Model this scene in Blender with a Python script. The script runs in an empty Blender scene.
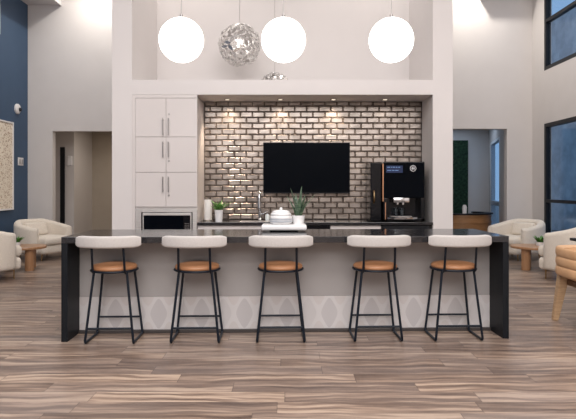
import bpy, bmesh, math, random
from mathutils import Vector, Matrix
random.seed(7)
PI = math.pi
SC = bpy.context.scene
C = SC.collection

# ------------------------------------------------------------------ camera, world, big lights, exposure
cam = bpy.data.objects.new('camera', bpy.data.cameras.new('camera'))
C.objects.link(cam)
cam.location = (0, 0, 1.36)
cam.rotation_euler = (PI / 2, 0, 0)
cam.data.sensor_width = 36
cam.data.lens = 35.2
cam.data.shift_y = -0.039
cam.data.clip_end = 200
SC.camera = cam
vs = SC.view_settings
vs.view_transform = 'Standard'
vs.look = 'None'
vs.gamma = 1
vs.use_curve_mapping = False
vs.exposure = 0.41

W = bpy.data.worlds.new('dusk')
SC.world = W
W.use_nodes = True
W.node_tree.nodes['Background'].inputs[0].default_value = (0.22, 0.36, 0.54, 1)
W.node_tree.nodes['Background'].inputs[1].default_value = 1.2


def area(name, loc, size, power, col=(1, .95, .9), rot=(0, 0, 0), sy=None, spread=None):
    l = bpy.data.lights.new(name, 'AREA')
    l.shape = 'RECTANGLE'
    l.size = size
    l.size_y = sy or size
    l.energy = power
    l.color = col
    if spread:
        l.spread = spread
    o = bpy.data.objects.new(name, l)
    o.location = loc
    o.rotation_euler = rot
    C.objects.link(o)
    return o


def spot(name, loc, power, angle, blend=.6, col=(1, .93, .85), rot=(0, 0, 0), r=.05):
    l = bpy.data.lights.new(name, 'SPOT')
    l.energy = power
    l.spot_size = math.radians(angle)
    l.spot_blend = blend
    l.color = col
    l.shadow_soft_size = r
    o = bpy.data.objects.new(name, l)
    o.location = loc
    o.rotation_euler = rot
    C.objects.link(o)
    return o


CEIL = 5.85
WARM = (1, .968, .955)
area('ceiling_fill_light', (0, 1.5, CEIL - .06), 6.5, 330, WARM, sy=3.5)  # added overhead fill lights, here and below; no ceiling panels modelled
area('ceiling_fill_light', (-3.7, 8.3, CEIL - .06), 1.4, 62, WARM, sy=3.0)
area('ceiling_fill_light', (3.7, 8.3, CEIL - .06), 1.4, 62, WARM, sy=3.0)
area('ceiling_fill_light', (0, -2.2, CEIL - .06), 6.5, 130, WARM, sy=2.0)
spot('wall_wash_light', (-3.75, 10.95, CEIL - .12), 105, 168, .9, (1, .95, .88))
spot('wall_wash_light', (3.65, 10.95, CEIL - .12), 105, 168, .9, (1, .95, .88))
spot('niche_wash_light', (-1.45, 7.9, CEIL - .15), 70, 130, .9, (1, .95, .88))
spot('niche_wash_light', (1.25, 7.9, CEIL - .15), 70, 130, .9, (1, .95, .88))
area('rear_fill_light', (0, -3.6, 4.6), 7, 190, WARM, rot=(math.radians(68), 0, 0), sy=1.6)  # added unseen fill behind the camera, brightens camera-facing surfaces
area('hall_light', (-3.6, 12.8, 2.75), .8, 14, (1, .88, .76))
area('lobby_light', (4.2, 14.0, 2.9), 1.2, 9, (.62, .78, 1))


# ------------------------------------------------------------------ materials
def mat(name, col, rough=.5, metal=0, emit=None, es=0, spec=None, coat=0, sheen=0):
    m = bpy.data.materials.new(name)
    m.use_nodes = True
    b = m.node_tree.nodes['Principled BSDF']
    b.inputs['Base Color'].default_value = (*col, 1)
    b.inputs['Roughness'].default_value = rough
    b.inputs['Metallic'].default_value = metal
    if emit:
        b.inputs['Emission Color'].default_value = (*emit, 1)
        b.inputs['Emission Strength'].default_value = es
    if spec is not None:
        b.inputs['Specular IOR Level'].default_value = spec
    if coat:
        b.inputs['Coat Weight'].default_value = coat
        b.inputs['Coat Roughness'].default_value = .1
    if sheen:
        b.inputs['Sheen Weight'].default_value = sheen
    return m


class NT:
    def __init__(s, m):
        s.t = m.node_tree
        s.b = s.t.nodes['Principled BSDF']

    def n(s, ty, **kw):
        nd = s.t.nodes.new(ty)
        for k, v in kw.items():
            setattr(nd, k, v)
        return nd

    def l(s, a, b):
        s.t.links.new(a, b)

    def m(s, op, a, b=None, c=None):
        nd = s.n('ShaderNodeMath', operation=op)
        for i, v in enumerate((a, b, c)):
            if v is None:
                continue
            if isinstance(v, (int, float)):
                nd.inputs[i].default_value = v
            else:
                s.l(v, nd.inputs[i])
        return nd.outputs[0]

    def ramp(s, f, stops, interp='LINEAR'):
        r = s.n('ShaderNodeValToRGB')
        r.color_ramp.interpolation = interp
        e = r.color_ramp.elements
        while len(e) < len(stops):
            e.new(.5)
        for i, (p, c) in enumerate(stops):
            e[i].position = p
            e[i].color = (*c, 1)
        s.l(f, r.inputs[0])
        return r.outputs[0]

    def mix(s, f, a, b, blend='MIX'):
        nd = s.n('ShaderNodeMix', data_type='RGBA', blend_type=blend)
        for sock, v in ((nd.inputs[0], f), (nd.inputs[6], a), (nd.inputs[7], b)):
            if isinstance(v, (int, float)):
                sock.default_value = v
            elif isinstance(v, tuple):
                sock.default_value = (*v, 1)
            else:
                s.l(v, sock)
        return nd.outputs[2]

    def bump(s, h, strength=.3, dist=.01):
        b = s.n('ShaderNodeBump')
        b.inputs['Strength'].default_value = strength
        b.inputs['Distance'].default_value = dist
        s.l(h, b.inputs['Height'])
        s.l(b.outputs[0], s.b.inputs['Normal'])

    def coord(s):
        return s.n('ShaderNodeTexCoord').outputs['Object']

    def noise(s, vec, scale, detail=4, rough=.55, sc=None):
        if sc:
            mp = s.n('ShaderNodeMapping')
            mp.inputs['Scale'].default_value = sc
            s.l(vec, mp.inputs[0])
            vec = mp.outputs[0]
        nd = s.n('ShaderNodeTexNoise')
        nd.inputs['Scale'].default_value = scale
        nd.inputs['Detail'].default_value = detail
        nd.inputs['Roughness'].default_value = rough
        s.l(vec, nd.inputs['Vector'])
        return nd.outputs[0]


def noisy(name, c1, c2, scale, rough, bump=.15, bdist=.003, metal=0, sc=None, sheen=0, lo=.35, hi=.65, spec=None):
    m = mat(name, c1, rough, metal, sheen=sheen, spec=spec)
    t = NT(m)
    f = t.noise(t.coord(), scale, sc=sc)
    t.l(t.ramp(f, [(lo, c1), (hi, c2)]), t.b.inputs['Base Color'])
    if bump:
        t.bump(f, bump, bdist)
    return m


def floor_mat():
    m = mat('wood_plank_floor', (.3, .2, .15), .36)
    t = NT(m)
    sep = t.n('ShaderNodeSeparateXYZ')
    t.l(t.coord(), sep.inputs[0])
    x, y = sep.outputs[0], sep.outputs[1]
    PW, PL = .178, 1.25
    ry = t.m('DIVIDE', y, PW)
    row = t.m('FLOOR', ry)
    wn = t.n('ShaderNodeTexWhiteNoise', noise_dimensions='1D')
    t.l(row, wn.inputs['W'])
    xs = t.m('ADD', t.m('DIVIDE', x, PL), t.m('MULTIPLY', wn.outputs[0], 7.3))
    col = t.m('FLOOR', xs)
    cb = t.n('ShaderNodeCombineXYZ')
    t.l(col, cb.inputs[0])
    t.l(row, cb.inputs[1])
    w2 = t.n('ShaderNodeTexWhiteNoise', noise_dimensions='2D')
    t.l(cb.outputs[0], w2.inputs['Vector'])
    r = w2.outputs[0]
    # grain coordinates, shifted for each plank
    g = t.n('ShaderNodeCombineXYZ')
    nw = t.noise(t.coord(), 1.3, 2, .5)
    t.l(t.m('MULTIPLY', x, .7), g.inputs[0])
    t.l(t.m('MULTIPLY', t.m('ADD', y, t.m('MULTIPLY', nw, .22)), 11.0), g.inputs[1])
    t.l(t.m('MULTIPLY', r, 37.0), g.inputs[2])
    n1 = t.noise(g.outputs[0], 1.6, 5, .6)
    g2 = t.n('ShaderNodeCombineXYZ')
    t.l(t.m('MULTIPLY', x, 2.2), g2.inputs[0])
    t.l(t.m('MULTIPLY', y, 60.0), g2.inputs[1])
    t.l(t.m('MULTIPLY', r, 11.0), g2.inputs[2])
    n2 = t.noise(g2.outputs[0], 1.5, 3, .6)
    f = t.m('ADD', t.m('MULTIPLY', n1, 1.25), t.m('ADD', t.m('MULTIPLY', r, .18), t.m('MULTIPLY', n2, .25)))
    c = t.ramp(f, [(.58, (.075, .047, .035)), (.76, (.165, .112, .084)), (.89, (.29, .205, .153)), (1.0, (.46, .345, .262))])
    w3 = t.n('ShaderNodeTexWhiteNoise', noise_dimensions='3D')
    cb2 = t.n('ShaderNodeCombineXYZ')
    t.l(col, cb2.inputs[1])
    t.l(row, cb2.inputs[0])
    cb2.inputs[2].default_value = 3.3
    t.l(cb2.outputs[0], w3.inputs['Vector'])
    c = t.mix(t.m('MULTIPLY', w3.outputs[0], .42), c, (.20, .165, .153))
    fy = t.m('FRACT', ry)
    fx = t.m('FRACT', xs)
    gap = t.m('MAXIMUM', t.m('LESS_THAN', fy, .022), t.m('LESS_THAN', fx, .0035))
    c = t.mix(t.m('MULTIPLY', gap, .65), c, (.04, .028, .024))
    t.l(c, t.b.inputs['Base Color'])
    t.l(t.m('ADD', t.m('MULTIPLY', n2, .14), .28), t.b.inputs['Roughness'])
    t.bump(t.m('SUBTRACT', t.m('MULTIPLY', n2, .3), gap), .18, .002)
    return m


def wallpaper_mat():
    m = mat('ogee_wallpaper', (.5, .45, .44), .5)
    t = NT(m)
    sep = t.n('ShaderNodeSeparateXYZ')
    t.l(t.coord(), sep.inputs[0])
    x, z = sep.outputs[0], sep.outputs[2]
    a = t.m('MULTIPLY', x, 2 * PI / .20)
    b = t.m('MULTIPLY', t.m('SUBTRACT', z, .175), 2 * PI / .36)
    s1 = t.m('COSINE', a)
    s2 = t.m('COSINE', b)
    v = t.m('ADD', s1, s2)
    v2 = t.m('SUBTRACT', t.m('COSINE', t.m('MULTIPLY', x, 2 * PI / .40)), .1)
    f1 = t.m('MULTIPLY', t.m('GREATER_THAN', v, .25), t.m('ADD', .5, t.m('MULTIPLY', v2, .25)))
    f2 = t.m('LESS_THAN', v, -.75)
    n = t.noise(t.coord(), 9, 3)
    c = t.mix(f1, (.62, .60, .60), (.46, .44, .45))
    c = t.mix(t.m('MULTIPLY', f2, .35), c, (.52, .455, .43))
    c = t.mix(t.m('MULTIPLY', n, .2), c, (.5, .46, .45))
    t.l(c, t.b.inputs['Base Color'])
    return m


def granite_mat():
    m = mat('speckled_dark_granite', (.03, .03, .035), .15, spec=.8)
    t = NT(m)
    v = t.n('ShaderNodeTexVoronoi')
    v.inputs['Scale'].default_value = 170
    t.l(t.coord(), v.inputs['Vector'])
    n = t.noise(t.coord(), 60, 4, .7)
    c = t.ramp(t.m('ADD', v.outputs['Distance'], t.m('MULTIPLY', n, .5)), [(.36, (.14, .13, .13)), (.56, (.010, .010, .013))])
    t.l(c, t.b.inputs['Base Color'])
    return m


def art_mat():
    m = mat('speckled_woven_artwork', (.6, .5, .4), .8)
    t = NT(m)
    v = t.n('ShaderNodeTexVoronoi')
    v.inputs['Scale'].default_value = 30
    t.l(t.coord(), v.inputs['Vector'])
    n = t.noise(t.coord(), 14, 3)
    c = t.ramp(t.m('ADD', t.m('MULTIPLY', v.outputs['Distance'], .8), t.m('MULTIPLY', n, .5)),
               [(.35, (.30, .20, .13)), (.5, (.62, .50, .38)), (.68, (.80, .72, .60))])
    t.l(c, t.b.inputs['Base Color'])
    t.bump(v.outputs['Distance'], .5, .01)
    return m


def wood_mat(name, c1, c2, rough=.4, sc=(3, 3, 30)):
    return noisy(name, c1, c2, 2.2, rough, .05, .001, sc=sc, lo=.3, hi=.7)


def leather_mat():
    m = noisy('tan_leather', (.36, .165, .075), (.45, .215, .105), 6, .42, .08, .001)
    return m


def glass_mat(name='window_glass', tint=(.82, .9, .95)):
    m = mat(name, tint, .02)
    t = NT(m)
    t.b.inputs['Transmission Weight'].default_value = 1
    t.b.inputs['IOR'].default_value = 1.45
    return m


def pane_mat():
    m = bpy.data.materials.new('window_pane_glass')
    m.use_nodes = True
    nt = m.node_tree
    nt.nodes.clear()
    o = nt.nodes.new('ShaderNodeOutputMaterial')
    mx = nt.nodes.new('ShaderNodeMixShader')
    tr = nt.nodes.new('ShaderNodeBsdfTransparent')
    gl = nt.nodes.new('ShaderNodeBsdfGlossy')
    tr.inputs[0].default_value = (.80, .86, .92, 1)
    gl.inputs['Roughness'].default_value = .12
    gl.inputs[0].default_value = (.75, .8, .9, 1)
    mx.inputs[0].default_value = .10
    nt.links.new(tr.outputs[0], mx.inputs[1])
    nt.links.new(gl.outputs[0], mx.inputs[2])
    nt.links.new(mx.outputs[0], o.inputs[0])
    return m


M = dict(
    wall=noisy('painted_offwhite_wall', (.60, .565, .545), (.615, .58, .56), 3, .7, .03, .001),
    kwall=noisy('painted_white_kitchen_wall', (.68, .645, .635), (.69, .655, .645), 3, .6, .02, .001),
    blue=noisy('painted_navy_wall', (.036, .074, .138), (.039, .079, .146), 4, .6, .03, .001),
    taupe=noisy('painted_taupe_wall', (.38, .33, .27), (.40, .345, .285), 3, .7, .03, .001),
    ceil=mat('ceiling_paint', (.7, .68, .67), .8),
    cab=mat('cabinet_white_laminate', (.66, .615, .60), .35),
    metalwhite=mat('white_painted_trim', (.75, .73, .72), .45),
    steel=noisy('brushed_stainless_steel', (.62, .60, .58), (.76, .74, .72), 8, .42, .05, .0005, metal=1, sc=(1, 1, 40)),
    chrome=mat('polished_chrome', (.75, .76, .78), .1, 1),
    nickel=mat('satin_nickel', (.42, .40, .39), .3, 1),
    black=mat('black_powder_coat', (.008, .009, .012), .42, spec=.25),
    blackstool=mat('blue_black_powder_coat', (.006, .011, .020), .4, spec=.3),
    gloss=mat('gloss_black_plastic', (.006, .006, .008), .14, spec=.3),
    screen=mat('dark_screen_glass', (.002, .003, .005), .12, spec=.05),
    blackpanel=noisy('black_stained_panel', (.005, .006, .009), (.010, .012, .015), 5, .5, .1, .001, sc=(30, 30, 1), spec=.2),
    granite=granite_mat(),
    clad=noisy('warm_grey_laminate', (.365, .345, .34), (.38, .36, .355), 2, .5, .0),
    wallpaper=wallpaper_mat(),
    tile=None, grout=mat('dark_brown_grout', (.045, .034, .028), .7),
    floor=floor_mat(),
    leather=leather_mat(),
    bench=noisy('honey_tan_leather', (.62, .36, .19), (.70, .43, .24), 5, .45, .06, .001),
    oak=wood_mat('pale_oak', (.42, .27, .15), (.55, .37, .22), .45),
    oakd=wood_mat('brown_oak', (.20, .11, .06), (.28, .16, .09), .45),
    walnut=wood_mat('walnut_tabletop', (.34, .175, .085), (.44, .24, .125), .3, (3, 30, 3)),
    deskwood=wood_mat('reception_desk_wood', (.30, .15, .06), (.42, .22, .10), .35, (3, 3, 20)),
    boucle=noisy('cream_boucle', (.66, .585, .50), (.78, .71, .62), 90, .95, .6, .006, sheen=.3),
    stoolback=noisy('greige_woven_fabric', (.47, .44, .42), (.54, .51, .49), 120, .9, .3, .002, sheen=.2),
    art=art_mat(),
    globe=mat('opal_globe_glass', (1, 1, 1), .4, emit=(1, .975, .95), es=2.6),
    bulb=mat('frosted_bulb', (1, 1, 1), .4, emit=(1, .95, .88), es=4),
    leafmetal=mat('silver_white_metal_leaf', (.68, .67, .66), .24, .9),
    ceramic=mat('white_glazed_ceramic', (.78, .77, .77), .25),
    greyceramic=mat('grey_banded_ceramic', (.44, .46, .50), .3),
    green=noisy('green_leaf', (.05, .16, .03), (.14, .32, .07), 20, .5, 0),
    dgreen=noisy('snake_plant_leaf', (.03, .075, .045), (.15, .21, .13), 16, .45, 0, sc=(1, 1, 5)),
    moss=noisy('preserved_moss', (.002, .016, .008), (.02, .06, .028), 16, .95, 1.0, .05),
    soil=mat('dark_potting_soil', (.03, .02, .015), .95),
    copper=mat('copper_trim', (.75, .42, .25), .25, 1),
    brass=mat('aged_brass', (.35, .24, .13), .35, 1),
    glass=glass_mat(), pane=pane_mat(),
    paper=mat('paper_white', (.80, .78, .76), .8),
    plinth=mat('dark_plinth', (.05, .042, .04), .5),
    white=mat('white_print', (.8, .8, .82), .5),
    bluetext=mat('pale_blue_screen_text', (.1, .2, .4), .5, emit=(.12, .25, .6), es=.1),
    stucco=noisy('exterior_grey_stucco', (.26, .27, .28), (.42, .43, .44), 2.5, .9, .4, .02),
    paving=mat('exterior_paving', (.2, .2, .2), .9),
    windowpale=mat('pale_blue_window_frame', (.75, .8, .85), .4),
    soap=mat('clear_soap_bottle', (.55, .6, .62), .15),
)


def tile_mat():
    m = mat('antique_metallic_tile', (.50, .455, .42), .31, 1)
    t = NT(m)
    n = t.noise(t.coord(), 5, 3)
    t.l(t.ramp(n, [(.3, (.23, .20, .178)), (.7, (.44, .39, .355))]), t.b.inputs['Base Color'])
    n2 = t.noise(t.coord(), 1, 4, sc=(220, 220, 9))
    t.bump(n2, .10, .0015)
    return m


M['tile'] = tile_mat()


# ------------------------------------------------------------------ mesh helpers
def new():
    return bmesh.new()


def bx(bm, x0, x1, y0, y1, z0, z1, bev=0, seg=2):
    r = bmesh.ops.create_cube(bm, size=1)
    vs_ = r['verts']
    for v in vs_:
        v.co = Vector(((x0 + x1) / 2 + v.co.x * (x1 - x0), (y0 + y1) / 2 + v.co.y * (y1 - y0), (z0 + z1) / 2 + v.co.z * (z1 - z0)))
    if bev:
        es = list({e for v in vs_ for e in v.link_edges})
        bmesh.ops.bevel(bm, geom=es, offset=bev, segments=seg, profile=.5, affect='EDGES')
    return bm


def tube(bm, pts, r, n=10, cap=True):
    pts = [Vector(p) for p in pts]
    rs = r if isinstance(r, (list, tuple)) else [r] * len(pts)
    rings = []
    up = None
    for i, p in enumerate(pts):
        if i == 0:
            d = pts[1] - pts[0]
        elif i == len(pts) - 1:
            d = pts[-1] - pts[-2]
        else:
            d = (pts[i + 1] - p).normalized() + (p - pts[i - 1]).normalized()
        d.normalize()
        if up is None:
            up = Vector((0, 0, 1)) if abs(d.z) < .9 else Vector((1, 0, 0))
        a = d.cross(up).normalized()
        b = a.cross(d).normalized()
        up = b
        rings.append([bm.verts.new(p + (a * math.cos(2 * PI * k / n) + b * math.sin(2 * PI * k / n)) * rs[i]) for k in range(n)])
    for i in range(len(rings) - 1):
        for k in range(n):
            bm.faces.new((rings[i][k], rings[i][(k + 1) % n], rings[i + 1][(k + 1) % n], rings[i + 1][k]))
    if cap:
        bm.faces.new(rings[0][::-1])
        bm.faces.new(rings[-1])
    return bm


def lathe(bm, prof, c=(0, 0, 0), n=32, a0=0, a1=2 * PI):
    full = abs(a1 - a0 - 2 * PI) < 1e-6
    m = n if full else n + 1
    rings = []
    for r, z in prof:
        if r < 1e-6 and full:
            rings.append([bm.verts.new((c[0], c[1], c[2] + z))])
        else:
            rings.append([bm.verts.new((c[0] + r * math.cos(a0 + (a1 - a0) * k / n), c[1] + r * math.sin(a0 + (a1 - a0) * k / n), c[2] + z)) for k in range(m)])
    for i in range(len(rings) - 1):
        A, B = rings[i], rings[i + 1]
        for k in range(n if full else n):
            k2 = (k + 1) % m
            if len(A) == 1 and len(B) == 1:
                continue
            if len(A) == 1:
                bm.faces.new((A[0], B[k2], B[k]))
            elif len(B) == 1:
                bm.faces.new((A[k], A[k2], B[0]))
            else:
                bm.faces.new((A[k], A[k2], B[k2], B[k]))
    return bm


def cyl(bm, c, r, z0, z1, n=28, bev=0):
    if bev:
        return lathe(bm, [(0, z0), (r - bev, z0), (r, z0 + bev), (r, z1 - bev), (r - bev, z1), (0, z1)], (c[0], c[1], 0), n)
    return lathe(bm, [(0, z0), (r, z0), (r, z1), (0, z1)], (c[0], c[1], 0), n)


def disc_y(bm, c, r, y0, y1, n=20):
    return tube(bm, [(c[0], y0, c[1]), (c[0], y1, c[1])], r, n)


def sweep(bm, path, section, closed_ends=True):
    """section(i) gives list of (out, z) for path point i; path gives (x, y, nx, ny)"""
    rings = []
    for i, (x, y, nx, ny) in enumerate(path):
        rings.append([bm.verts.new((x + nx * o, y + ny * o, z)) for o, z in section(i)])
    n = len(rings[0])
    for i in range(len(rings) - 1):
        for k in range(n):
            bm.faces.new((rings[i][k], rings[i][(k + 1) % n], rings[i + 1][(k + 1) % n], rings[i + 1][k]))
    if closed_ends:
        bm.faces.new(rings[0][::-1])
        bm.faces.new(rings[-1])
    return bm


def rrect(w, h, r, z0, n=4):
    out = []
    for cx, cz, a in ((w / 2 - r, h - r, 0), (-w / 2 + r, h - r, 90), (-w / 2 + r, r, 180), (w / 2 - r, r, 270)):
        for k in range(n + 1):
            t = math.radians(a + 90 * k / n)
            out.append((cx + r * math.cos(t), z0 + cz + r * math.sin(t)))
    return out


def obj(name, bm, m, parent=None, smooth=None, loc=None, sub=0):
    me = bpy.data.meshes.new(name)
    bmesh.ops.recalc_face_normals(bm, faces=bm.faces)
    bm.to_mesh(me)
    bm.free()
    o = bpy.data.objects.new(name, me)
    C.objects.link(o)
    me.materials.append(M[m] if isinstance(m, str) else m)
    if smooth is not None:
        for p in me.polygons:
            p.use_smooth = True
        md = smooth
        if md < 179:
            try:
                me.set_sharp_from_angle(angle=math.radians(md))
            except Exception:
                pass
    if sub:
        s = o.modifiers.new('s', 'SUBSURF')
        s.levels = s.render_levels = sub
    if parent:
        o.parent = parent
    if loc:
        o.location = loc
    return o


def thing(name, label, cat, loc=(0, 0, 0), rz=0, group=None):
    o = bpy.data.objects.new(name, None)
    C.objects.link(o)
    o.empty_display_size = .1
    o.location = loc
    o.rotation_euler = (0, 0, rz)
    return tag(o, label, cat, group)


def tag(o, label, cat, group=None):
    o['label'] = label
    o['category'] = cat
    if group:
        o['group'] = group
    return o


def struct(name, bm, m, smooth=None):
    o = obj(name, bm, m, None, smooth)
    o['kind'] = 'structure'
    return o


def dup(root, loc, rz, label):
    r = root.copy()
    C.objects.link(r)
    r.location = loc
    r.rotation_euler = (0, 0, rz)
    r['label'] = label
    for ch in list(root.children):
        c = ch.copy()
        C.objects.link(c)
        c.parent = r
        for g in list(ch.children):
            d = g.copy()
            C.objects.link(d)
            d.parent = c
    return r


# ------------------------------------------------------------------ the room
XL, XR, YB, YF = -5.36, 5.03, 11.6, -4.0
T = .15
bm = new(); bx(bm, XL - T, XR + T, YF, 17.5, -.1, 0); struct('floor', bm, 'floor')
bm = new(); bx(bm, XL - T, XR + T, YF, YB + T, CEIL, CEIL + .1); struct('ceiling', bm, 'ceil')
# left wall (navy) with a high window
WLY0, WLY1, WLZ0 = 8.6, 10.47, 4.2
bm = new()
bx(bm, XL - T, XL, YF, WLY0, 0, CEIL)
bx(bm, XL - T, XL, WLY1, YB + T, 0, CEIL)
bx(bm, XL - T, XL, WLY0, WLY1, 0, WLZ0)
bx(bm, XL - T, XL, WLY0, WLY1, 5.6, CEIL)
struct('wall_left', bm, 'blue')
# right wall with tall lower window and upper window
RY0, RY1 = 8.0, 11.06
bm = new()
bx(bm, XR, XR + T, YF, RY0, 0, CEIL)
bx(bm, XR, XR + T, RY1, YB + T, 0, CEIL)
bx(bm, XR, XR + T, RY0, RY1, 2.60, 3.64)
bx(bm, XR, XR + T, RY0, RY1, 0, .12)
bx(bm, XR, XR + T, RY0, RY1, 5.6, CEIL)
struct('wall_right', bm, 'wall')
# wall behind the camera
bm = new(); bx(bm, XL - T, XR + T, YF - T, YF, 0, CEIL); struct('wall_front', bm, 'wall')
# back wall with two openings
OL0, OL1, OLZ = -4.85, -3.2, 2.51
OR0, OR1, ORZ = 3.15, 4.51, 2.56
bm = new()
bx(bm, XL, OL0, YB, YB + T, 0, CEIL)
bx(bm, OL0, OL1, YB, YB + T, OLZ, CEIL)
bx(bm, OL1, OR0, YB, YB + T, 0, CEIL)
bx(bm, OR0, OR1, YB, YB + T, ORZ, CEIL)
bx(bm, OR1, XR, YB, YB + T, 0, CEIL)
struct('wall_back', bm, 'wall')
bm = new()
bx(bm, XL, OL0, YB - .015, YB, 0, .12, .004)
bx(bm, OL1, OR0, YB - .015, YB, 0, .12, .004)
bx(bm, OR1, XR, YB - .015, YB, 0, .12, .004)
struct('baseboard_back', bm, 'metalwhite')
bm = new(); bx(bm, XL, XL + .015, YF, YB - .02, 0, .12, .004); struct('baseboard_left', bm, 'metalwhite')
# soffit along the left wall
bm = new(); bx(bm, XL, -4.68, YF, YB, 5.11, CEIL); struct('trim_1', bm, 'kwall')
bm = new(); bx(bm, -4.68, -4.66, YF, YB, 5.09, 5.19, .004); struct('trim_2', bm, 'metalwhite')
# matching header on the right side of the back wall
bm = new(); bx(bm, 3.9, XR, YB - .35, YB, 5.30, CEIL); struct('trim_3', bm, 'kwall')

# kitchen block: piers, bulkhead, alcove and the niche above
KL, KR, KY = -2.20, 2.06, 7.04
AL, AR = -1.95, 1.81
bm = new()
bx(bm, KL, AL, KY, 8.6, 0, CEIL)
bx(bm, AR, KR, KY, 8.6, 0, CEIL)
bx(bm, AL, AR, KY, 7.74, 2.515, 2.70)
bx(bm, AL, AR, 7.74, 8.4, 2.25, 2.35)
bx(bm, AL, AR, 8.4, 8.6, 0, CEIL)
bx(bm, AL, AR, 7.64, 7.74, 0, 2.515)
struct('wall_kitchen', bm, 'kwall')

# metallic subway tiles on the alcove wall (one surface, each tile bevelled)
bm = new()
bx(bm, -1.13, AR, 7.615, 7.64, .92, 2.515)
g = struct('trim_4', bm, 'grout')
bm = new()
RH, TW = .0765, .163
z = .925
r = 0
while z < 2.50:
    x = -1.13 - (TW / 2 if r % 2 else 0)
    zt = min(z + RH - .005, 2.513)
    while x < AR - .01:
        x0, x1 = max(x, -1.128), min(x + TW - .005, AR - .002)
        if x1 - x0 > .02 and zt - z > .02:
            b = .0105
            tx, tz = random.uniform(-.0006, .0006), random.uniform(-.0006, .0006)
            y0, y1 = 7.615, 7.605
            o_ = [bm.verts.new(p) for p in ((x0, y0, z), (x1, y0, z), (x1, y0, zt), (x0, y0, zt))]
            i_ = [bm.verts.new(p) for p in ((x0 + b, y1 + tx, z + b), (x1 - b, y1 - tx + tz, z + b), (x1 - b, y1 - tx, zt - b), (x0 + b, y1 + tz, zt - b))]
            for k in range(4):
                bm.faces.new((o_[k], o_[(k + 1) % 4], i_[(k + 1) % 4], i_[k]))
            bm.faces.new(i_)
        x += TW
    z += RH
    r += 1
tl = obj('trim_5', bm, 'tile')
tl['kind'] = 'structure'

# windows
def win_right(name, z0, z1, mull, fm):
    f = .075
    bm = new()
    y0, y1 = RY0, RY1
    xa, xb = XR + .0, XR + .10
    bx(bm, xa, xb, y0, y0 + f, z0, z1)
    bx(bm, xa, xb, y1 - f, y1, z0, z1)
    bx(bm, xa, xb, y0 + f, y1 - f, z0, z0 + f)
    bx(bm, xa, xb, y0 + f, y1 - f, z1 - f, z1)
    bx(bm, xa, xb, y0 + f, y1 - f, mull - .03, mull + .03)
    o = struct(name, bm, fm)
    bm = new()
    bx(bm, XR + .04, XR + .05, y0 + f, y1 - f, z0 + f, mull - .03)
    bx(bm, XR + .04, XR + .05, y0 + f, y1 - f, mull + .03, z1 - f)
    p = obj('pane', bm, 'pane', o)
    return o


win_right('window_1', .12, 2.60, 1.09, 'black')
win_right('window_2', 3.64, 5.60, 4.60, 'black')
bm = new()
f = .06
bx(bm, XL - .1, XL + .01, WLY0, WLY0 + f, WLZ0, 5.6)
bx(bm, XL - .1, XL + .01, WLY1 - f, WLY1, WLZ0, 5.6)
bx(bm, XL - .1, XL + .01, WLY0 + f, WLY1 - f, WLZ0, WLZ0 + f)
bx(bm, XL - .1, XL + .01, WLY0 + f, WLY1 - f, 5.6 - f, 5.6)
w = struct('window_3', bm, 'windowpale')
bm = new(); bx(bm, XL - .06, XL - .05, WLY0 + f, WLY1 - f, WLZ0 + f, 5.6 - f); obj('pane', bm, 'pane', w)

# exterior
bm = new(); bx(bm, 9.0, 9.3, 3, 20, -.1, 7.0)
tag(obj('neighbouring_building', bm, 'stucco'), 'grey stucco building wall seen through the right windows at dusk', 'building')
bm = new(); bx(bm, XR + T, 40, 3, 60, -.22, -.12); struct('ground', bm, 'paving')

# hall behind left opening
bm = new()
bx(bm, -5.6, -5.04, 13.0, 13.1, 0, 2.8)
bx(bm, -5.04, -4.94, 13.0, 14.2, 0, 2.8)
struct('wall_hall_left', bm, 'wall')
bm = new(); bx(bm, -4.94, -2.2, 14.2, 14.3, 0, 2.8); bx(bm, -2.3, -2.2, YB + T, 14.2, 0, 2.8); struct('wall_hall_back', bm, 'taupe')
bm = new(); bx(bm, -5.6, -2.2, YB + T, 14.3, 2.8, 2.9); struct('ceiling_hall', bm, 'ceil')
bm = new(); bx(bm, -5.61, -5.51, YB + T, 13.1, 0, 2.9); struct('wall_hall_end', bm, 'wall')
bm = new(); bx(bm, -5.25, -5.145, 12.97, 12.995, 0, 2.28, .003); d = struct('door_1', bm, 'black')
bm = new(); bx(bm, -5.08, -4.975, 12.97, 13.0, 1.85, 2.08, .012)
tag(obj('wall_dispenser', bm, 'metalwhite'), 'small white box mounted on hall wall beside the black door edge', 'wall box')

# lobby behind right opening
bm = new()
bx(bm, 2.6, 5.5, 15.0, 15.1, 0, 3.2)
bx(bm, 2.5, 2.6, YB + T, 15.1, 0, 3.2)
struct('wall_lobby', bm, 'wall')
bm = new(); bx(bm, 2.5, 5.6, YB + T, 15.1, 3.2, 3.3); struct('ceiling_lobby', bm, 'ceil')
# slanted lobby wall with slim window
def slant(bm, p0, p1, z0, z1, th=.12):
    a, b = Vector((*p0, 0)), Vector((*p1, 0))
    n = Vector((-(b - a).y, (b - a).x, 0)).normalized() * th
    q = [a, b, b + n, a + n]
    lo = [bm.verts.new((v.x, v.y, z0)) for v in q]
    hi = [bm.verts.new((v.x, v.y, z1)) for v in q]
    bm.faces.new(lo[::-1]); bm.faces.new(hi)
    for k in range(4):
        bm.faces.new((lo[k], lo[(k + 1) % 4], hi[(k + 1) % 4], hi[k]))
def lerp(a, b, t): return (a[0] + (b[0] - a[0]) * t, a[1] + (b[1] - a[1]) * t)
A, B = (5.35, 15.0), (4.64, 12.2)
bm = new()
slant(bm, lerp(A, B, .0), lerp(A, B, .12), 0, 3.2, .12)
slant(bm, lerp(A, B, .12), lerp(A, B, .84), 0, .30, .12)
slant(bm, lerp(A, B, .12), lerp(A, B, .84), 2.50, 3.2, .12)
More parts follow.
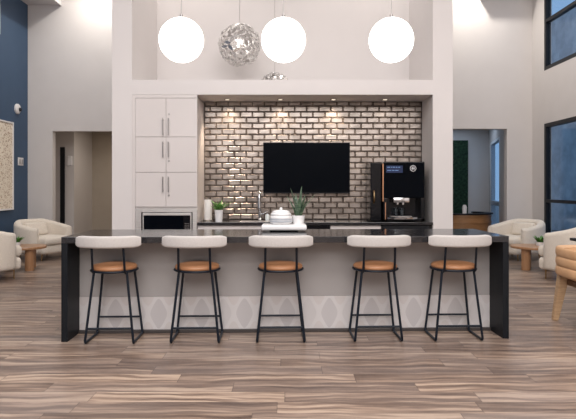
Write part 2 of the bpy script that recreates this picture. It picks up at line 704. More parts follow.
slant(bm, lerp(A, B, .84), (4.53, YB + T), 0, 3.2, .12)
struct('wall_lobby_right', bm, 'wall')
bm = new()
slant(bm, lerp(A, B, .12), lerp(A, B, .20), .30, 2.50, .1)
slant(bm, lerp(A, B, .80), lerp(A, B, .84), .30, 2.50, .1)
slant(bm, lerp(A, B, .20), lerp(A, B, .80), .92, 1.02, .1)
slant(bm, lerp(A, B, .20), lerp(A, B, .80), 2.44, 2.50, .1)
slant(bm, lerp(A, B, .20), lerp(A, B, .80), .30, .36, .1)
w = struct('window_4', bm, 'windowpale')
bm = new()
slant(bm, lerp(A, B, .20), lerp(A, B, .80), .36, 2.44, .01)
p = obj('pane', bm, 'pane', w)
bm = new(); bx(bm, XR + T, 5.6, YB + T, 15.1, -.1, 0); struct('floor_lobby', bm, 'floor')
bm = new(); bx(bm, 3.2, 4.78, 14.94, 15.0, .35, 2.60, .01)
mo = obj('moss_wall_panel', bm, 'moss')
tag(mo, 'dark green living moss panel on the lobby wall through right opening', 'moss wall')

# reception desk in lobby
t = thing('reception_desk', 'curved wooden reception desk with dark top beyond the right opening', 'desk', (4.06, 13.3, 0))
bm = new(); lathe(bm, [(.60, 0), (.68, 0), (.70, .735), (.62, .735), (.60, 0)], (0, 0, 0), 40, PI * .75, PI * 2.25); obj('curved_front', bm, 'deskwood', t, 40)
bm = new()
for zz in (.2, .38, .56, .70):
    lathe(bm, [(.66, zz - .02), (.715, zz - .02), (.715, zz + .0), (.66, zz + .0)], (0, 0, 0), 40, PI * .75, PI * 2.25)
obj('rib', bm, 'deskwood', t, 40)
bm = new(); lathe(bm, [(.55, .735), (.74, .735), (.74, .765), (.55, .765), (.55, .735)], (0, 0, 0), 40, PI * .75, PI * 2.25); obj('desk_top', bm, 'black', t, 40)
bm = new()
lathe(bm, [(0, 0), (.05, 0), (.055, .14), (.035, .19), (0, .20)], (0, 0, 0), 16)
v_ = obj('ceramic_jar', bm, 'ceramic', None, 40, (3.98, 12.70, .766))
tag(v_, 'small pale jar on the curved reception desk', 'jar')


# ------------------------------------------------------------------ kitchen joinery
# tall cabinet with six doors and the microwave housing
FY = KY - .0
t = thing('tall_cabinet', 'tall white cabinet with six flat doors left of the tiled wall', 'cabinet', (0, 0, 0))
CX0, CX1 = -1.945, -1.135
bm = new()
bx(bm, CX0, CX0 + .04, KY + .022, 7.62, 0, 2.485)
bx(bm, CX1 - .02, CX1, KY + .022, 7.62, 0, 2.485)
bx(bm, CX0 + .04, CX1 - .02, KY + .022, 7.62, 2.46, 2.485)
bx(bm, CX0 + .04, CX1 - .02, 7.60, 7.62, .0, 2.46)
bx(bm, CX0 + .04, CX1 - .02, KY + .022, 7.60, 1.09, 1.108)
bx(bm, CX0 + .04, CX1 - .02, KY + .022, 7.60, .735, .757)
bx(bm, CX0 + .04, CX1 - .02, KY + .03, 7.60, .10, .12)
bx(bm, AL + .001, CX0 + .035, KY + .002, KY + .022, 0, 2.513)
bx(bm, CX0 + .035, CX1, KY + .002, KY + .022, 2.475, 2.513)
obj('body', bm, 'cab', t)
DX0, DX1 = CX0 + .037, CX1
mid = (166 - 288) / 80.0
rows = [(2.47, 1.988, (2.005, 2.22)), (1.984, 1.546, (1.73, 1.925)), (1.542, 1.112, (1.295, 1.49))]
def door(xa, xb, za, zb, hx, hz, lock):
    bm = new(); bx(bm, xa, xb, KY, KY + .02, za, zb, .002, 1)
    d = obj('door', bm, 'cab', t)
    bm = new()
    tube(bm, [(hx, KY - .03, hz[0]), (hx, KY - .03, hz[1])], .0065, 8)
    for q in (hz[0] + .02, hz[1] - .02):
        tube(bm, [(hx, KY, q), (hx, KY - .03, q)], .005, 8)
    obj('handle', bm, 'nickel', d, 40)
    if lock:
        bm = new(); disc_y(bm, (hx + .002, lock), .012, KY - .008, KY + .001)
        obj('lock', bm, 'nickel', d, 40)
for (zt, zb, hz), lk in zip(rows, (2.27, 1.685, 1.255)):
    door(DX0, mid - .0015, zb, zt, mid - .035, hz, None)
    door(mid + .0015, DX1, zb, zt, mid + .035, hz, lk)
bm = new(); bx(bm, DX0, mid - .0015, KY, KY + .02, .12, .755, .002, 1); obj('door', bm, 'cab', t)
bm = new(); bx(bm, mid + .0015, DX1, KY, KY + .02, .12, .755, .002, 1); obj('door', bm, 'cab', t)

# built-in microwave
t = thing('microwave', 'stainless steel built-in microwave under the white cabinet doors', 'microwave', (0, 0, 0))
mx0, mx1, mz0, mz1 = -1.905, -1.138, .762, 1.088
ix0, ix1, iz0, iz1 = -1.832, -1.192, .797, 1.045
bm = new()
bx(bm, mx0, ix0, KY - .012, KY + .02, mz0, mz1, .002, 1)
bx(bm, ix1, mx1, KY - .012, KY + .02, mz0, mz1, .002, 1)
bx(bm, ix0, ix1, KY - .012, KY + .02, iz1, mz1, .002, 1)
bx(bm, ix0, ix1, KY - .012, KY + .02, mz0, iz0, .002, 1)
obj('trim_frame', bm, 'steel', t)
bm = new(); bx(bm, ix0 + .004, ix1 - .004, KY + .03, KY + .4, iz0 + .004, iz1 - .004); obj('housing', bm, 'black', t)
bm = new()
a, b = ix0 + .014, ix1 - .014
bx(bm, a, b, KY - .005, KY + .025, iz1 - .04, iz1 - .008, .003)
bx(bm, a, b, KY - .005, KY + .025, iz0 + .008, iz0 + .028, .003)
bx(bm, a, a + .015, KY - .005, KY + .025, iz0 + .028, iz1 - .04, .002)
bx(bm, b - .015, b, KY - .005, KY + .025, iz0 + .028, iz1 - .04, .002)
d = obj('door', bm, 'steel', t)
bm = new(); bx(bm, a + .015, b - .105, KY, KY + .02, iz0 + .028, iz1 - .04); obj('window_glass', bm, 'screen', d)
bm = new(); bx(bm, b - .10, b - .015, KY - .001, KY + .02, iz0 + .028, iz1 - .04); cp = obj('control_panel', bm, 'gloss', t)
bm = new()
for i in range(3):
    for j in range(4):
        bx(bm, b - .085 + i * .022, b - .071 + i * .022, KY - .003, KY - .001, iz0 + .038 + j * .022, iz0 + .046 + j * .022)
obj('keypad', bm, 'nickel', cp)

# base cabinets
t = thing('base_cabinet', 'white base cabinet run with drawers below the black back counter', 'cabinet', (0, 0, 0))
BX0, BX1 = -1.13, 1.165
bm = new(); bx(bm, BX0, BX1, KY + .025, 7.6, .1, .885); bx(bm, BX0, BX1, KY + .08, 7.6, 0, .1); obj('body', bm, 'cab', t)
xs = [BX0, -.52, .18, .53, BX1]
for i in range(4):
    if i == 2:
        continue
    bm = new(); bx(bm, xs[i] + .003, xs[i + 1] - .003, KY + .004, KY + .024, .70, .875, .002, 1); dr = obj('drawer', bm, 'cab', t)
    bm = new(); tube(bm, [((xs[i] + xs[i + 1]) / 2 - .09, KY - .02, .79), ((xs[i] + xs[i + 1]) / 2 + .09, KY - .02, .79)], .006, 8)
    for s in (-.07, .07):
        tube(bm, [((xs[i] + xs[i + 1]) / 2 + s, KY - .02, .79), ((xs[i] + xs[i + 1]) / 2 + s, KY + .005, .79)], .005, 8)
    obj('handle', bm, 'nickel', dr, 40)
    bm = new(); bx(bm, xs[i] + .003, xs[i + 1] - .003, KY + .004, KY + .024, .12, .695, .002, 1); obj('door', bm, 'cab', t)
bm = new(); bx(bm, .533, BX1 - .003, KY + .004, KY + .024, .12, .60, .002, 1)
t2 = thing('dishwasher', 'black topped steel dishwasher front under the back counter', 'dishwasher', (0, 0, 0))
bm.free()
bm = new(); bx(bm, .185, .525, KY - .004, KY + .022, .12, .83, .003); obj('door', bm, 'steel', t2)
bm = new(); bx(bm, .185, .525, KY - .006, KY + .022, .835, .88, .003); obj('control_panel', bm, 'gloss', t2)
t2 = thing('undercounter_fridge', 'black undercounter fridge below the coffee machine', 'fridge', (0, 0, 0))
bm = new(); bx(bm, 1.175, 1.78, KY + .03, 7.6, .02, .88); obj('body', bm, 'black', t2)
bm = new(); bx(bm, 1.18, 1.775, KY - .01, KY + .028, .08, .80, .004); obj('door', bm, 'gloss', t2)
bm = new(); bx(bm, 1.18, 1.775, KY - .01, KY + .028, .81, .878, .003); obj('vent_panel', bm, 'black', t2)

bm = new(); bx(bm, -1.13, AR - .002, KY - .03, 7.612, .886, .92, .003, 2)
tag(obj('back_counter', bm, 'granite'), 'long black stone counter below the metallic tiles', 'counter')

# television
t = thing('television', 'flat black wall mounted television on metallic tiles', 'television', (.247, 7.5, 1.275))
bm = new(); bx(bm, -.578, .578, 0, .035, 0, .68, .006); bx(bm, -.35, .35, .03, .06, .12, .5, .01); obj('casing', bm, 'black', t)
bm = new(); bx(bm, -.568, .568, -.003, .001, .014, .670); obj('screen', bm, 'screen', t)
bm = new(); bx(bm, -.2, .2, .06, .10, .2, .42); obj('wall_bracket', bm, 'black', t)
bm = new(); bx(bm, -.04, .04, 0, .02, -.012, .002, .002, 1); obj('sensor_bar', bm, 'gloss', t)

# coffee machine
t = thing('coffee_machine', 'tall black bean-to-cup coffee machine on the back counter', 'coffee machine', (0, 7.1, .92))
fx0, fx1 = 1.205, 1.725
bm = new()
bx(bm, fx0, fx1, .16, .46, .01, .76, .012)
bx(bm, fx0, fx0 + .05, 0, .17, .01, .30, .006)
bx(bm, fx1 - .05, fx1, 0, .17, .01, .30, .006)
bx(bm, fx0, fx1, .0, .17, .30, .76, .012)
bx(bm, fx0, fx1, .0, .17, .01, .045, .006)
obj('body', bm, 'gloss', t)
bm = new(); bx(bm, 1.05, 1.19, .06, .44, .01, .75, .01); sm = obj('side_module', bm, 'gloss', t)
bm = new(); tube(bm, [(1.09, .05, .24), (1.09, .02, .27), (1.09, .02, .36), (1.09, .05, .39)], .012, 8); obj('module_handle', bm, 'brass', sm, 60)
bm = new(); bx(bm, 1.192, 1.204, -.005, .06, .26, .735); obj('copper_strip', bm, 'copper', t)
bm = new(); bx(bm, fx0 + .018, fx0 + .028, -.006, .001, .03, .245); obj('copper_strip', bm, 'copper', t)
bm = new(); bx(bm, fx0 + .012, fx1 - .012, -.008, .001, .305, .745, .004); dp = obj('front_panel', bm, 'screen', t)
bm = new(); bx(bm, fx0 + .03, fx0 + .24, -.011, -.007, .62, .71); ds = obj('display', bm, mat('display_navy', (.01, .02, .06), .2, emit=(.01, .02, .06), es=.3), t)
for zz, words in ((.685, (.035, .012, .03, .02, .025)), (.645, (.05, .03, .04))):
    bm = new()
    xx = fx0 + .045
    for w_ in words:
        bx(bm, xx, xx + w_, -.0125, -.0105, zz, zz + .009)
        xx += w_ + .010
    obj('text_line', bm, 'bluetext', ds)
bm = new()
cx_, cz_ = 1.575, .675
ri = [(cx_ + .036 * math.cos(2 * PI * k / 24), -.010, cz_ + .036 * math.sin(2 * PI * k / 24)) for k in range(25)]
tube(bm, ri, .0035, 6, False)
bx(bm, cx_ - .02, cx_ + .02, -.012, -.008, cz_ - .004, cz_ + .004)
bx(bm, cx_ - .016, cx_ - .008, -.012, -.008, cz_ - .02, cz_ + .02)
bx(bm, cx_ + .008, cx_ + .016, -.012, -.008, cz_ - .02, cz_ + .02)
bx(bm, cx_ - .014, cx_ + .014, -.012, -.008, cz_ + .016, cz_ + .021)
obj('emblem', bm, 'white', dp)
bm = new()
bx(bm, 1.33, 1.53, -.005, .12, .245, .305, .008)
bx(bm, 1.375, 1.40, .03, .07, .215, .256, .004)
bx(bm, 1.445, 1.47, .03, .07, .215, .256, .004)
obj('spout', bm, 'chrome', t, 40)
bm = new(); lathe(bm, [(0, 0), (.20, 0), (.215, .008), (.215, .028), (.20, .034), (0, .034)], (0, 0, 0), 40)
for v in bm.verts:
    v.co = Vector((1.445 + v.co.x * .95, .03 + v.co.y * .42, .03 + v.co.z))
obj('drip_tray', bm, 'chrome', t, 40)
bm = new(); bx(bm, 1.30, 1.57, .02, .15, .060, .072, .002, 1); obj('tray_grille', bm, 'nickel', t)
for i, (gx, gl) in enumerate(((1.375, 'clear glass cup left under the coffee machine spout'), (1.452, 'clear glass cup right under the coffee machine spout'))):
    bm = new(); lathe(bm, [(0, 0), (.024, 0), (.031, .10), (.029, .10), (.0225, .006), (0, .006)], (0, 0, 0), 20)
    tag(obj('glass_cup', bm, 'glass', None, 60, (gx, 7.16, .993)), gl, 'cup', 'glass cups on the coffee machine')

# alcove downlights
for i, (px, pw) in enumerate(((-.80, 38), (-.10, 36), (.60, 42), (1.28, 4))):
    t = thing('recessed_downlight', ['small recessed downlight left end of alcove ceiling', 'small recessed downlight above left side of television', 'small recessed downlight above right side of television', 'small recessed downlight above the coffee machine'][i], 'downlight', (px, 7.42, 2.515), 0, 'downlights over the back counter')
    bm = new(); lathe(bm, [(.032, 0), (.045, 0), (.045, -.006), (.032, -.006), (.032, 0)], (0, 0, 0), 24); obj('trim_ring', bm, 'nickel', t, 40)
    bm = new(); lathe(bm, [(0, -.001), (.031, -.001), (.031, -.004), (0, -.004)], (0, 0, 0), 20); obj('lens', bm, mat('downlight_lens', (1, 1, 1), .4, emit=(1, .85, .65), es=1.2), t)
    s_ = spot('downlight_beam', (0, 0, -.02), pw, 105, .8, (1, .80, .60), (math.radians(14), 0, 0), .03)
    s_.parent = t

# faucet and things on the back counter
t = thing('kitchen_faucet', 'tall chrome gooseneck faucet in front of metallic tiles', 'faucet', (-.37, 7.42, .92))
bm = new(); cyl(bm, (0, 0), .03, 0, .03, 20, .005); tube(bm, [(0, 0, .02), (0, 0, .12)], .022, 16); obj('base', bm, 'chrome', t, 40)
bm = new()
pts = [(0, 0, .1), (0, 0, .30)] + [(0, -.09 + .09 * math.cos(a), .30 + .09 * math.sin(a)) for a in [PI * k / 8 for k in range(1, 9)]] + [(0, -.18, .24)]
tube(bm, pts, .016, 12); tube(bm, [(0, -.18, .25), (0, -.18, .17)], .021, 12); obj('spout', bm, 'chrome', t, 60)
bm = new(); tube(bm, [(.02, 0, .08), (.05, -.01, .09), (.085, -.02, .12)], .008, 8); obj('lever', bm, 'chrome', t, 60)
t = thing('sink', 'undermount steel sink set into the back counter below faucet', 'sink', (-.37, 7.25, .92))
bm = new(); bx(bm, -.24, .24, -.12, .10, .0005, .003, .0005, 1); obj('rim', bm, 'steel', t)
bm = new(); bx(bm, -.225, .225, -.11, .09, .0031, .0042); obj('basin', bm, 'nickel', t)
t = thing('soap_dispenser', 'small clear soap bottle right of the chrome faucet', 'soap bottle', (-.27, 7.36, .92))
bm = new(); lathe(bm, [(0, 0), (.028, 0), (.03, .07), (.015, .09), (0, .09)], n=18); obj('bottle', bm, 'soap', t, 40)
bm = new(); tube(bm, [(0, 0, .085), (0, 0, .12), (0, -.03, .122)], .006, 8); obj('pump', bm, 'chrome', t, 60)

t = thing('paper_towel_roll', 'upright white paper towel roll beside the tall cabinet', 'paper towel', (-1.045, 7.36, .92))
bm = new(); cyl(bm, (0, 0), .065, 0, .012, 24, .003); tube(bm, [(0, 0, 0), (0, 0, .30)], .008, 8); obj('holder', bm, 'nickel', t, 40)
bm = new(); lathe(bm, [(.018, .014), (.052, .014), (.053, .02), (.053, .27), (.052, .275), (.018, .275), (.018, .014)], n=28); obj('roll', bm, 'paper', t, 40)


def leafblade(bm, base, ang, lean, h, w, n=6, curl=0.0):
    """a pointed leaf rising from base, with a folded cross-section and thickness"""
    d = Vector((math.cos(ang), math.sin(ang), 0))
    s = Vector((-math.sin(ang), math.cos(ang), 0))
    L, R_, Cn = [], [], []
    for i in range(n + 1):
        q = i / n
        c = Vector(base) + d * (lean * h * q ** 1.6) + Vector((0, 0, h * (q - curl * q * q)))
        ww = w * (math.sin(PI * (q * .82 + .18)) ** .8) if i < n else .0006
        nrm = d * .25 * ww
        L.append(bm.verts.new(c - s * ww + nrm)); R_.append(bm.verts.new(c + s * ww + nrm)); Cn.append((bm.verts.new(c - nrm * .6), bm.verts.new(c - d * .002 - nrm)))
    for i in range(n):
        bm.faces.new((L[i], Cn[i][0], Cn[i + 1][0], L[i + 1]))
        bm.faces.new((Cn[i][0], R_[i], R_[i + 1], Cn[i + 1][0]))
        bm.faces.new((L[i], L[i + 1], Cn[i + 1][1], Cn[i][1]))
        bm.faces.new((Cn[i][1], Cn[i + 1][1], R_[i + 1], R_[i]))


def pot(bm, r0, r1, h):
    lathe(bm, [(0, 0), (r0, 0), (r1, h), (r1 - .008, h), (r1 - .012, h * .8), (0, h * .8)], n=28)


def bushy(name, label, loc, r0, r1, h, n, lh, lw, leafm='green', potm='ceramic', grp=None):
    t = thing(name, label, 'plant', loc, 0, grp)
    bm = new(); pot(bm, r0, r1, h); obj('pot', bm, potm, t, 40)
    bm = new(); lathe(bm, [(0, h * .82), (r1 - .013, h * .82), (0, h * .84)], n=16); obj('soil', bm, 'soil', t)
    bm = new()
    for i in range(n):
        a = random.uniform(0, 2 * PI)
        rr = random.uniform(0, r1 * .5)
        leafblade(bm, (rr * math.cos(a), rr * math.sin(a), h * .8), a, random.uniform(.3, 1.2), lh * random.uniform(.6, 1.05), lw * random.uniform(.7, 1.1), 5, random.uniform(.0, .35))
    obj('foliage', bm, leafm, t, 60)
    return t


bushy('potted_herb', 'small green herb in white pot on the back counter', (-.88, 7.16, .92), .045, .055, .15, 26, .16, .018)

# ------------------------------------------------------------------ island
IX0, IX1, IY0, IY1, IZ = -1.99, 1.985, 4.94, 5.83, .92
t = thing('kitchen_island', 'long kitchen island with dark stone top and black end panels', 'kitchen island', (0, 0, 0))
bm = new(); bx(bm, IX0, IX1, IY0, IY1, IZ - .055, IZ, .003, 2); obj('countertop', bm, 'granite', t)
for xa, xb in ((IX0, IX0 + .055), (IX1 - .055, IX1)):
    bm = new(); bx(bm, xa, xb, IY0, IY1 - .02, 0, IZ - .056, .002, 1); obj('end_panel', bm, 'blackpanel', t)
bm = new(); bx(bm, IX0 + .056, IX1 - .056, 5.262, 5.78, .0, IZ - .056); obj('carcass', bm, 'cab', t)
bm = new(); bx(bm, IX0 + .056, IX1 - .056, 5.25, 5.2615, .336, IZ - .056); obj('front_cladding', bm, 'clad', t)
bm = new(); bx(bm, IX0 + .056, IX1 - .056, 5.246, 5.2615, .02, .334); obj('wallpaper_band', bm, 'wallpaper', t)
bm = new(); bx(bm, IX0 + .056, IX1 - .056, 5.215, 5.245, .0, .03, .003, 1); obj('plinth', bm, 'plinth', t)

YAW = math.radians(1.65)   # the island stands slightly out of line with the wall
t.rotation_euler = (0, 0, YAW)
t.location = (IX0 - (IX0 * math.cos(YAW) - IY0 * math.sin(YAW)), IY0 - (IX0 * math.sin(YAW) + IY0 * math.cos(YAW)), 0)
# things on the island
TY = 5.66
t = thing('serving_tray', 'thick white oval-cornered tray on the dark island top', 'tray', (-.04, TY, IZ))
bm = new(); bx(bm, -.225, .225, -.13, .13, .012, .068, .02, 4); obj('dish', bm, 'ceramic', t, 50)
bm = new(); bx(bm, -.14, .14, -.08, .08, 0, .013, .004, 1); obj('shadow_block', bm, 'blackpanel', t)  # black block stands in for the shadow beneath the tray
t = thing('lidded_jar', 'round white ribbed jar with knobbed lid on tray', 'jar', (-.07, TY, IZ + .0685))
bm = new(); lathe(bm, [(0, 0), (.095, 0), (.112, .02), (.113, .04), (.108, .05), (.113, .06), (.110, .075), (.10, .085), (0, .085)], n=36); obj('body', bm, 'ceramic', t, 60)
bm = new(); lathe(bm, [(.1135, .042), (.1145, .045), (.1145, .055), (.1135, .058)], n=36); lathe(bm, [(.114, .022), (.1155, .026), (.1155, .034), (.114, .038)], n=36); obj('grey_band', bm, 'greyceramic', t, 60)
bm = new(); lathe(bm, [(0, .086), (.102, .086), (.106, .098), (.100, .110), (.088, .114), (.086, .128), (.06, .139), (.02, .142), (.012, .144), (.016, .155), (.012, .165), (0, .168)], n=36); obj('lid', bm, 'ceramic', t, 60)
t = thing('snake_plant', 'tall spiky plant in white pot on the island tray', 'plant', (.105, TY + .03, IZ + .0685))
bm = new(); pot(bm, .055, .066, .085); obj('pot', bm, 'ceramic', t, 40)
bm = new(); lathe(bm, [(0, .07), (.052, .07), (0, .074)], n=16); obj('soil', bm, 'soil', t)
bm = new()
for i in range(13):
    a = 2 * PI * i / 13 * 2.4 + random.uniform(-.3, .3)
    rr = .012 + .022 * (i / 15)
    leafblade(bm, (rr * math.cos(a), rr * math.sin(a), .068), a, .08 + .75 * (i / 15), random.uniform(.20, .30) * (1.05 - .2 * i / 15), random.uniform(.013, .020), 7)
obj('foliage', bm, 'dgreen', t, 60)

# ------------------------------------------------------------------ bar stools
def make_stool(label):
    t = thing('bar_stool', label, 'bar stool', (0, 0, 0), 0, 'bar stools at the island')
    bm = new()
    lathe(bm, [(0, .628), (.185, .628), (.197, .640), (.198, .655), (.185, .670), (.12, .683), (0, .688)], n=40)
    obj('seat', bm, 'leather', t, 60)
    bm = new()
    ring = [(.2 * math.cos(2 * PI * k / 40), .2 * math.sin(2 * PI * k / 40), .625) for k in range(41)]
    tube(bm, ring, .0095, 8, False)
    for s in (-1, 1):
        tube(bm, [(s * .14, -.14, .617), (s * .14, .14, .617)], .008, 8)
    cr = [(.15 * (k / 6 - 1), .0, .603 - .008 * (1 - (k / 6 - 1) ** 2)) for k in range(13)]
    tube(bm, cr, .007, 8)
    obj('seat_frame', bm, 'blackstool', t, 60)
    # backrest pad
    path = []
    N = 22
    for i in range(N + 1):
        x = -.268 + .536 * i / N
        u = x / .268
        y = -.278 + .10 * u * u
        dy = .20 * u / .268
        l = math.hypot(1, dy)
        path.append((x, y, dy / l, -1 / l))
    def sec(i):
        e = min(i, N - i)
        k = [.72, .93, 1, 1][min(e, 3)]
        h = .102 * k
        return [(o * .9 * k, z) for o, z in rrect(.058, h, min(.018 * k + .002, h / 2 - .001), .892 - h / 2)]
    bm = new(); sweep(bm, path, sec); obj('backrest', bm, 'stoolback', t, 70)
    for s in (-1, 1):
        bm = new()
        tube(bm, [(s * .137, -.15, .612), (s * .137, -.185, .63), (s * .134, -.225, .86)], .0105, 8)
        obj('back_post', bm, 'blackstool', t, 60)
    zz = .014
    for s in (-1, 1):
        for q in (-1, 1):
            bm = new()
            tube(bm, [(s * .142, q * .135, .618), (s * .206, q * .172, zz + .02), (s * .2065, q * .168, zz + .006), (s * .2065, q * .155, zz)], .0112, 8)
            obj('leg', bm, 'blackstool', t, 60)
        bm = new(); tube(bm, [(s * .2065, -.157, zz), (s * .2065, .157, zz)], .0108, 8); obj('floor_runner', bm, 'blackstool', t, 60)
    def legx(z): return .142 + (.206 - .142) * (.618 - z) / .584
    def legy(z): return .135 + (.172 - .135) * (.618 - z) / .584
    for q, z in ((-1, .137), (1, .165)):
        bm = new(); tube(bm, [(-legx(z), q * legy(z), z), (legx(z), q * legy(z), z)], .0095, 8)
        obj('footrest', bm, 'blackstool', t, 60)
    return t


SY = 5.03
spots = [(-1.548, 0, 'first bar stool beside the left black end panel of the island'),
         (-.81, 0, 'second bar stool from left, in front of the microwave'),
         (-.066, 0, 'middle bar stool of five, centred in front of the tray and plant'),
         (.778, 0, 'fourth bar stool from left, between tray and coffee machine'),
         (1.474, 0, 'last bar stool beside the right black end panel of the island')]
s0 = make_stool(spots[0][2])
for i, (x, a, lab) in enumerate(spots):
    SY = 5.03 + (x + 1.55) * .03
    x, a = x * SY / 5.03, YAW
    if i == 0:
        s0.location = (x, SY, 0)
        s0.rotation_euler = (0, 0, a)
    else:
        dup(s0, (x, SY, 0), a, lab)

# ------------------------------------------------------------------ pendants
def make_pendant(label):
    t = thing('globe_pendant', label, 'pendant light', (0, 0, 0), 0, 'globe pendants over the island')
    bm = new()
    bmesh.ops.create_uvsphere(bm, u_segments=48, v_segments=24, radius=.213)
    obj('globe', bm, 'globe', t, 180)
    bm = new(); cyl(bm, (0, 0), .016, .216, .245, 20, .003); obj('cap', bm, 'nickel', t, 40)
    bm = new(); tube(bm, [(0, 0, .24), (0, 0, CEIL - 2.775)], .0045, 8); obj('rod', bm, 'nickel', t, 60)
    bm = new(); cyl(bm, (0, 0), .06, CEIL - 2.775 - .025, CEIL - 2.775, 24, .003); obj('canopy', bm, 'nickel', t, 40)
    return t
PX = [(-1.022, 'left of the three white globe pendants above the island'), (-.043, 'centre white globe pendant above the island'), (.99, 'right of the three white globe pendants above the island')]
p0 = make_pendant(PX[0][1])
for i, (x, lab) in enumerate(PX):
    if i == 0:
        p0.location = (x, 5.4, 2.768)
    else:
        dup(p0, (x, 5.4, 2.768), 0, lab)

def leaf_pendant(label, loc, R):
    t = thing('leaf_pendant', label, 'pendant light', loc, 0, 'silver leaf ball pendants in the niche')
    bm = new()
    n = 175
    for i in range(n):
        zf = 1 - 2 * (i + .5) / n
        ph = i * 2.39996
        rr = math.sqrt(1 - zf * zf)
        nrm = Vector((rr * math.cos(ph), rr * math.sin(ph), zf))
        a = nrm.orthogonal().normalized()
        b = nrm.cross(a)
        th = random.uniform(0, PI)
        u = a * math.cos(th) + b * math.sin(th)
        v = nrm.cross(u)
        L, w = R * random.uniform(.15, .22), R * random.uniform(.06, .085)
        tilt = random.uniform(-.06, .06) * R
        pr = [(-1, 0), (-.35, 1), (.35, .9), (1, 0), (.35, -.9), (-.35, -1)]
        top, bot = [], []
        for pu, pv in pr:
            p = nrm * (R + tilt * pu) + u * L * pu + v * w * pv
            p2 = p.normalized() * (R + tilt * pu - abs(pv) * .004)
            top.append(bm.verts.new(p2)); bot.append(bm.verts.new(p2 - nrm * .0025))
        bm.faces.new(top); bm.faces.new(bot[::-1])
        for k in range(6):
            bm.faces.new((top[k], bot[k], bot[(k + 1) % 6], top[(k + 1) % 6]))
    obj('leaf_shell', bm, 'leafmetal', t)
    bm = new()
    b2 = bmesh.new(); bmesh.ops.create_icosphere(b2, subdivisions=2, radius=R * .975)
    for e in b2.edges:
        tube(bm, [e.verts[0].co, e.verts[1].co], .0022, 4, False)
    b2.free()
    obj('wire_cage', bm, 'leafmetal', t)
    bm = new(); bmesh.ops.create_uvsphere(bm, u_segments=20, v_segments=12, radius=R * .14); obj('bulb', bm, 'bulb', t, 180)
    bm = new(); tube(bm, [(0, 0, R * .2), (0, 0, CEIL - loc[2])], .003, 6); obj('cord', bm, 'nickel', t)
    return t
leaf_pendant('silver leaf ball pendant hanging between two white globes', (-.665, 7.75, 1.36 + 142 / 72.6), .292)
leaf_pendant('silver leaf ball pendant mostly hidden behind the kitchen bulkhead', (-.19, 8.08, 1.36 + 98 / 69.7), .235)

# ------------------------------------------------------------------ lounge chairs
def make_armchair(label):
    t = thing('tub_armchair', label, 'armchair', (0, 0, 0), 0, 'cream boucle tub armchairs')
    # faces -Y ; U path: arm front right -> back -> arm front left
    path = []
    a_, b_ = .38, .36
    N = 34
    for i in range(N + 1):
        th = -.62 + (PI + 1.24) * i / N
        c, s = math.cos(th), math.sin(th)
        ex = 2.6
        x = a_ * math.copysign(abs(c) ** (2 / ex), c)
        y = b_ * math.copysign(abs(s) ** (2 / ex), s)
        path.append((x, y))
    P = []
    for i, (x, y) in enumerate(path):
        p, q = path[max(0, i - 1)], path[min(N, i + 1)]
        tx, ty = q[0] - p[0], q[1] - p[1]
        l = math.hypot(tx, ty)
        P.append((x, y, ty / l, -tx / l))
    def sec(i):
        u = abs(i / N - .5) * 2
        h = .74 - .13 * min(1, max(0, (u - .25) / .6)) ** 1.1
        e = min(i, N - i)
        k = [.62, .88, 1][min(e, 2)]
        z0 = .13
        hh = (h - z0) - (1 - k) * .06
        return [(o, z) for o, z in rrect(.13 * k, hh, .06 * k, z0 + (1 - k) * .02)]
    bm = new(); sweep(bm, P, sec); obj('back_and_arms', bm, 'boucle', t, 70)
    bm = new(); bx(bm, -.33, .33, -.37, .30, .12, .28, .05, 4); obj('seat_base', bm, 'boucle', t, 70)
    bm = new(); bx(bm, -.30, .30, -.40, .27, .285, .43, .055, 4); obj('seat_cushion', bm, 'boucle', t, 70)
    for s in (-1, 1):
        for q in (-.27, .25):
            bm = new(); tube(bm, [(s * .27, q, .135), (s * .28, q, 0)], [.013, .009], 8); obj('leg', bm, 'brass', t, 60)
    bm = new(); bx(bm, -.21, .21, -.06, .06, -.13, .13, .05, 4)
    o = obj('lumbar_pillow', bm, 'boucle', t, 70)
    o.location = (0, .20, .55); o.rotation_euler = (-.25, 0, 0)
    return t


c0 = make_armchair('cream tub armchair against back wall beside the blue wall')
c0.location = (-4.67, 10.78, 0); c0.rotation_euler = (0, 0, math.radians(64)); c0.scale = (1.12, 1.12, 1.0)
def chair(loc, deg, lab, sc=1.12):
    c = dup(c0, loc, math.radians(deg), lab)
    c.scale = (sc, sc, 1)
    return c
chair((-4.44, 8.28, 0), 145, 'cream tub armchair cut off by left edge of the photo', 1.0).scale.z = 1.14
chair((4.34, 10.75, 0), -62, 'cream tub armchair below the tall dark window at right')
chair((4.20, 8.28, 0), -145, 'cream tub armchair between round coffee table and tan leather chair', 1.0).scale.z = 1.14

def make_table(label):
    t = thing('coffee_table', label, 'coffee table', (0, 0, 0), 0, 'round wooden coffee tables')
    bm = new(); cyl(bm, (0, 0), .36, .345, .385, 48, .008); obj('tabletop', bm, 'walnut', t, 40)
    for a in (320, 200, 80):
        bm = new(); cyl(bm, (.22 * math.cos(math.radians(a)), .22 * math.sin(math.radians(a))), .072, 0, .3445, 24, .003); obj('leg', bm, 'walnut', t, 40)
    return t
t0 = make_table('round wooden coffee table between the two left armchairs')
t0.location = (-4.38, 9.32, 0)
dup(t0, (4.08, 9.36, 0), math.radians(-105), 'round wooden coffee table between the two right armchairs')
bushy('potted_succulent', 'little green plant on the left coffee table', (-4.50, 9.35, .386), .05, .06, .06, 40, .12, .016, grp='plants on the coffee tables')
bushy('potted_succulent', 'little green plant in white pot on the right coffee table', (4.20, 9.38, .386), .065, .08, .06, 60, .12, .022, grp='plants on the coffee tables')

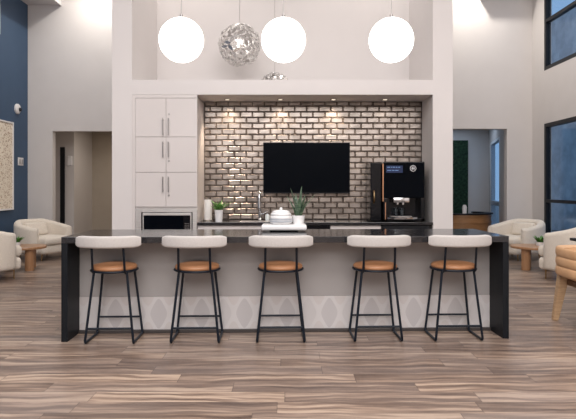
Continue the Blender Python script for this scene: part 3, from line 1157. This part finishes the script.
# ------------------------------------------------------------------ tan leather chair and black table in right foreground
t = thing('leather_armchair', 'tan channelled leather armchair with oak legs at right edge', 'armchair', (3.03, 5.5, 0), -PI / 2)
bm = new()
path = []
N = 40
for i in range(N + 1):
    th = PI - .12 + (PI + .24) * i / N
    c, s = math.cos(th), math.sin(th)
    ex = 3.2
    path.append((.32 * math.copysign(abs(c) ** (2 / ex), c), .27 * math.copysign(abs(s) ** (2 / ex), s)))
path = [(x, y - .02) for x, y in path]
P = []
for i, (x, y) in enumerate(path):
    p, q = path[max(0, i - 1)], path[min(N, i + 1)]
    tx, ty = q[0] - p[0], q[1] - p[1]
    l = math.hypot(tx, ty)
    P.append((x, y, ty / l, -tx / l))
chan = []
for k in range(3):
    z0 = .475 + k * .095
    for j in range(7):
        a = -PI / 2 + PI * j / 6
        chan.append((.036 + .013 * math.cos(a), z0 + .0475 + .0465 * math.sin(a)))
inn = [(-.03, z) for z in (.74, .62, .50)]
prof = chan + inn
bm = new(); sweep(bm, P, lambda i: prof); obj('backrest', bm, 'bench', t, 50)
bm = new(); bx(bm, -.27, .27, -.22, .30, .43, .50, .025, 3); obj('seat', bm, 'bench', t, 60)
bm = new(); bx(bm, -.26, .26, -.21, .27, .37, .428, .006); obj('apron', bm, 'oakd', t, 40)
for s in (-1, 1):
    for q in (-1, 1):
        bm = new()
        top = Vector((s * .225, q * .23, .474 if q < 0 else .37)); bot = Vector((s * .26, q * .30, 0))
        vs0 = []
        for p, r_ in ((top, .046), (bot, .027)):
            vs0.append([bm.verts.new(p + Vector((dx * r_, dy * r_, 0))) for dx, dy in ((-1, -1), (1, -1), (1, 1), (-1, 1))])
        bm.faces.new(vs0[0]); bm.faces.new(vs0[1][::-1])
        for k in range(4):
            bm.faces.new((vs0[0][k], vs0[0][(k + 1) % 4], vs0[1][(k + 1) % 4], vs0[1][k]))
        bmesh.ops.bevel(bm, geom=list(bm.edges), offset=.006, segments=2, affect='EDGES')
        obj('leg', bm, 'oak', t, 40)
t = thing('dining_table', 'black topped table in front of the tan leather chair', 'table', (3.95, 5.6, 0))
bm = new(); bx(bm, -.65, .65, -1.0, 1.0, .735, .765, .005); obj('tabletop', bm, 'black', t, 40)
for sx in (-1, 1):
    for sy in (-1, 1):
        bm = new(); bx(bm, sx * .56 - .03, sx * .56 + .03, sy * .9 - .03, sy * .9 + .03, 0, .734, .004); obj('leg', bm, 'black', t, 40)

# ------------------------------------------------------------------ left wall items
t = thing('wall_art', 'large speckled beige artwork in pale frame on blue wall', 'artwork', (XL, 10.2, .92))
bm = new()
h, hw = 1.69, .715
bx(bm, .0, .05, -hw, -hw + .03, 0, h, .003); bx(bm, .0, .05, hw - .03, hw, 0, h, .003)
bx(bm, .0, .05, -hw + .03, hw - .03, 0, .03, .003); bx(bm, .0, .05, -hw + .03, hw - .03, h - .03, h, .003)
obj('frame', bm, 'metalwhite', t)
bm = new(); bx(bm, .005, .035, -hw + .03, hw - .03, .03, h - .03); obj('artwork_surface', bm, 'art', t)
t = thing('wall_speaker_alarm', 'small round white alarm with dark lens on blue wall', 'alarm', (XL, 11.13, 2.905))
bm = new(); tube(bm, [(0, 0, 0), (.03, 0, 0), (.045, 0, 0)], [.10, .10, .08], 28); obj('housing', bm, 'metalwhite', t, 40)
bm = new(); tube(bm, [(.044, .03, -.01), (.075, .03, -.01)], [.04, .03], 20); obj('lens', bm, 'black', t, 40)
t = thing('light_switch', 'double light switch on blue wall above the armchair', 'light switch', (XL, 11.28, 1.87))
bm = new(); bx(bm, 0, .012, -.11, .11, -.08, .08, .004); obj('plate', bm, 'metalwhite', t, 40)
for yy in (-.05, .05):
    bm = new(); bx(bm, .012, .02, yy - .025, yy + .025, -.045, .045, .003); obj('toggle', bm, 'nickel', t, 40)
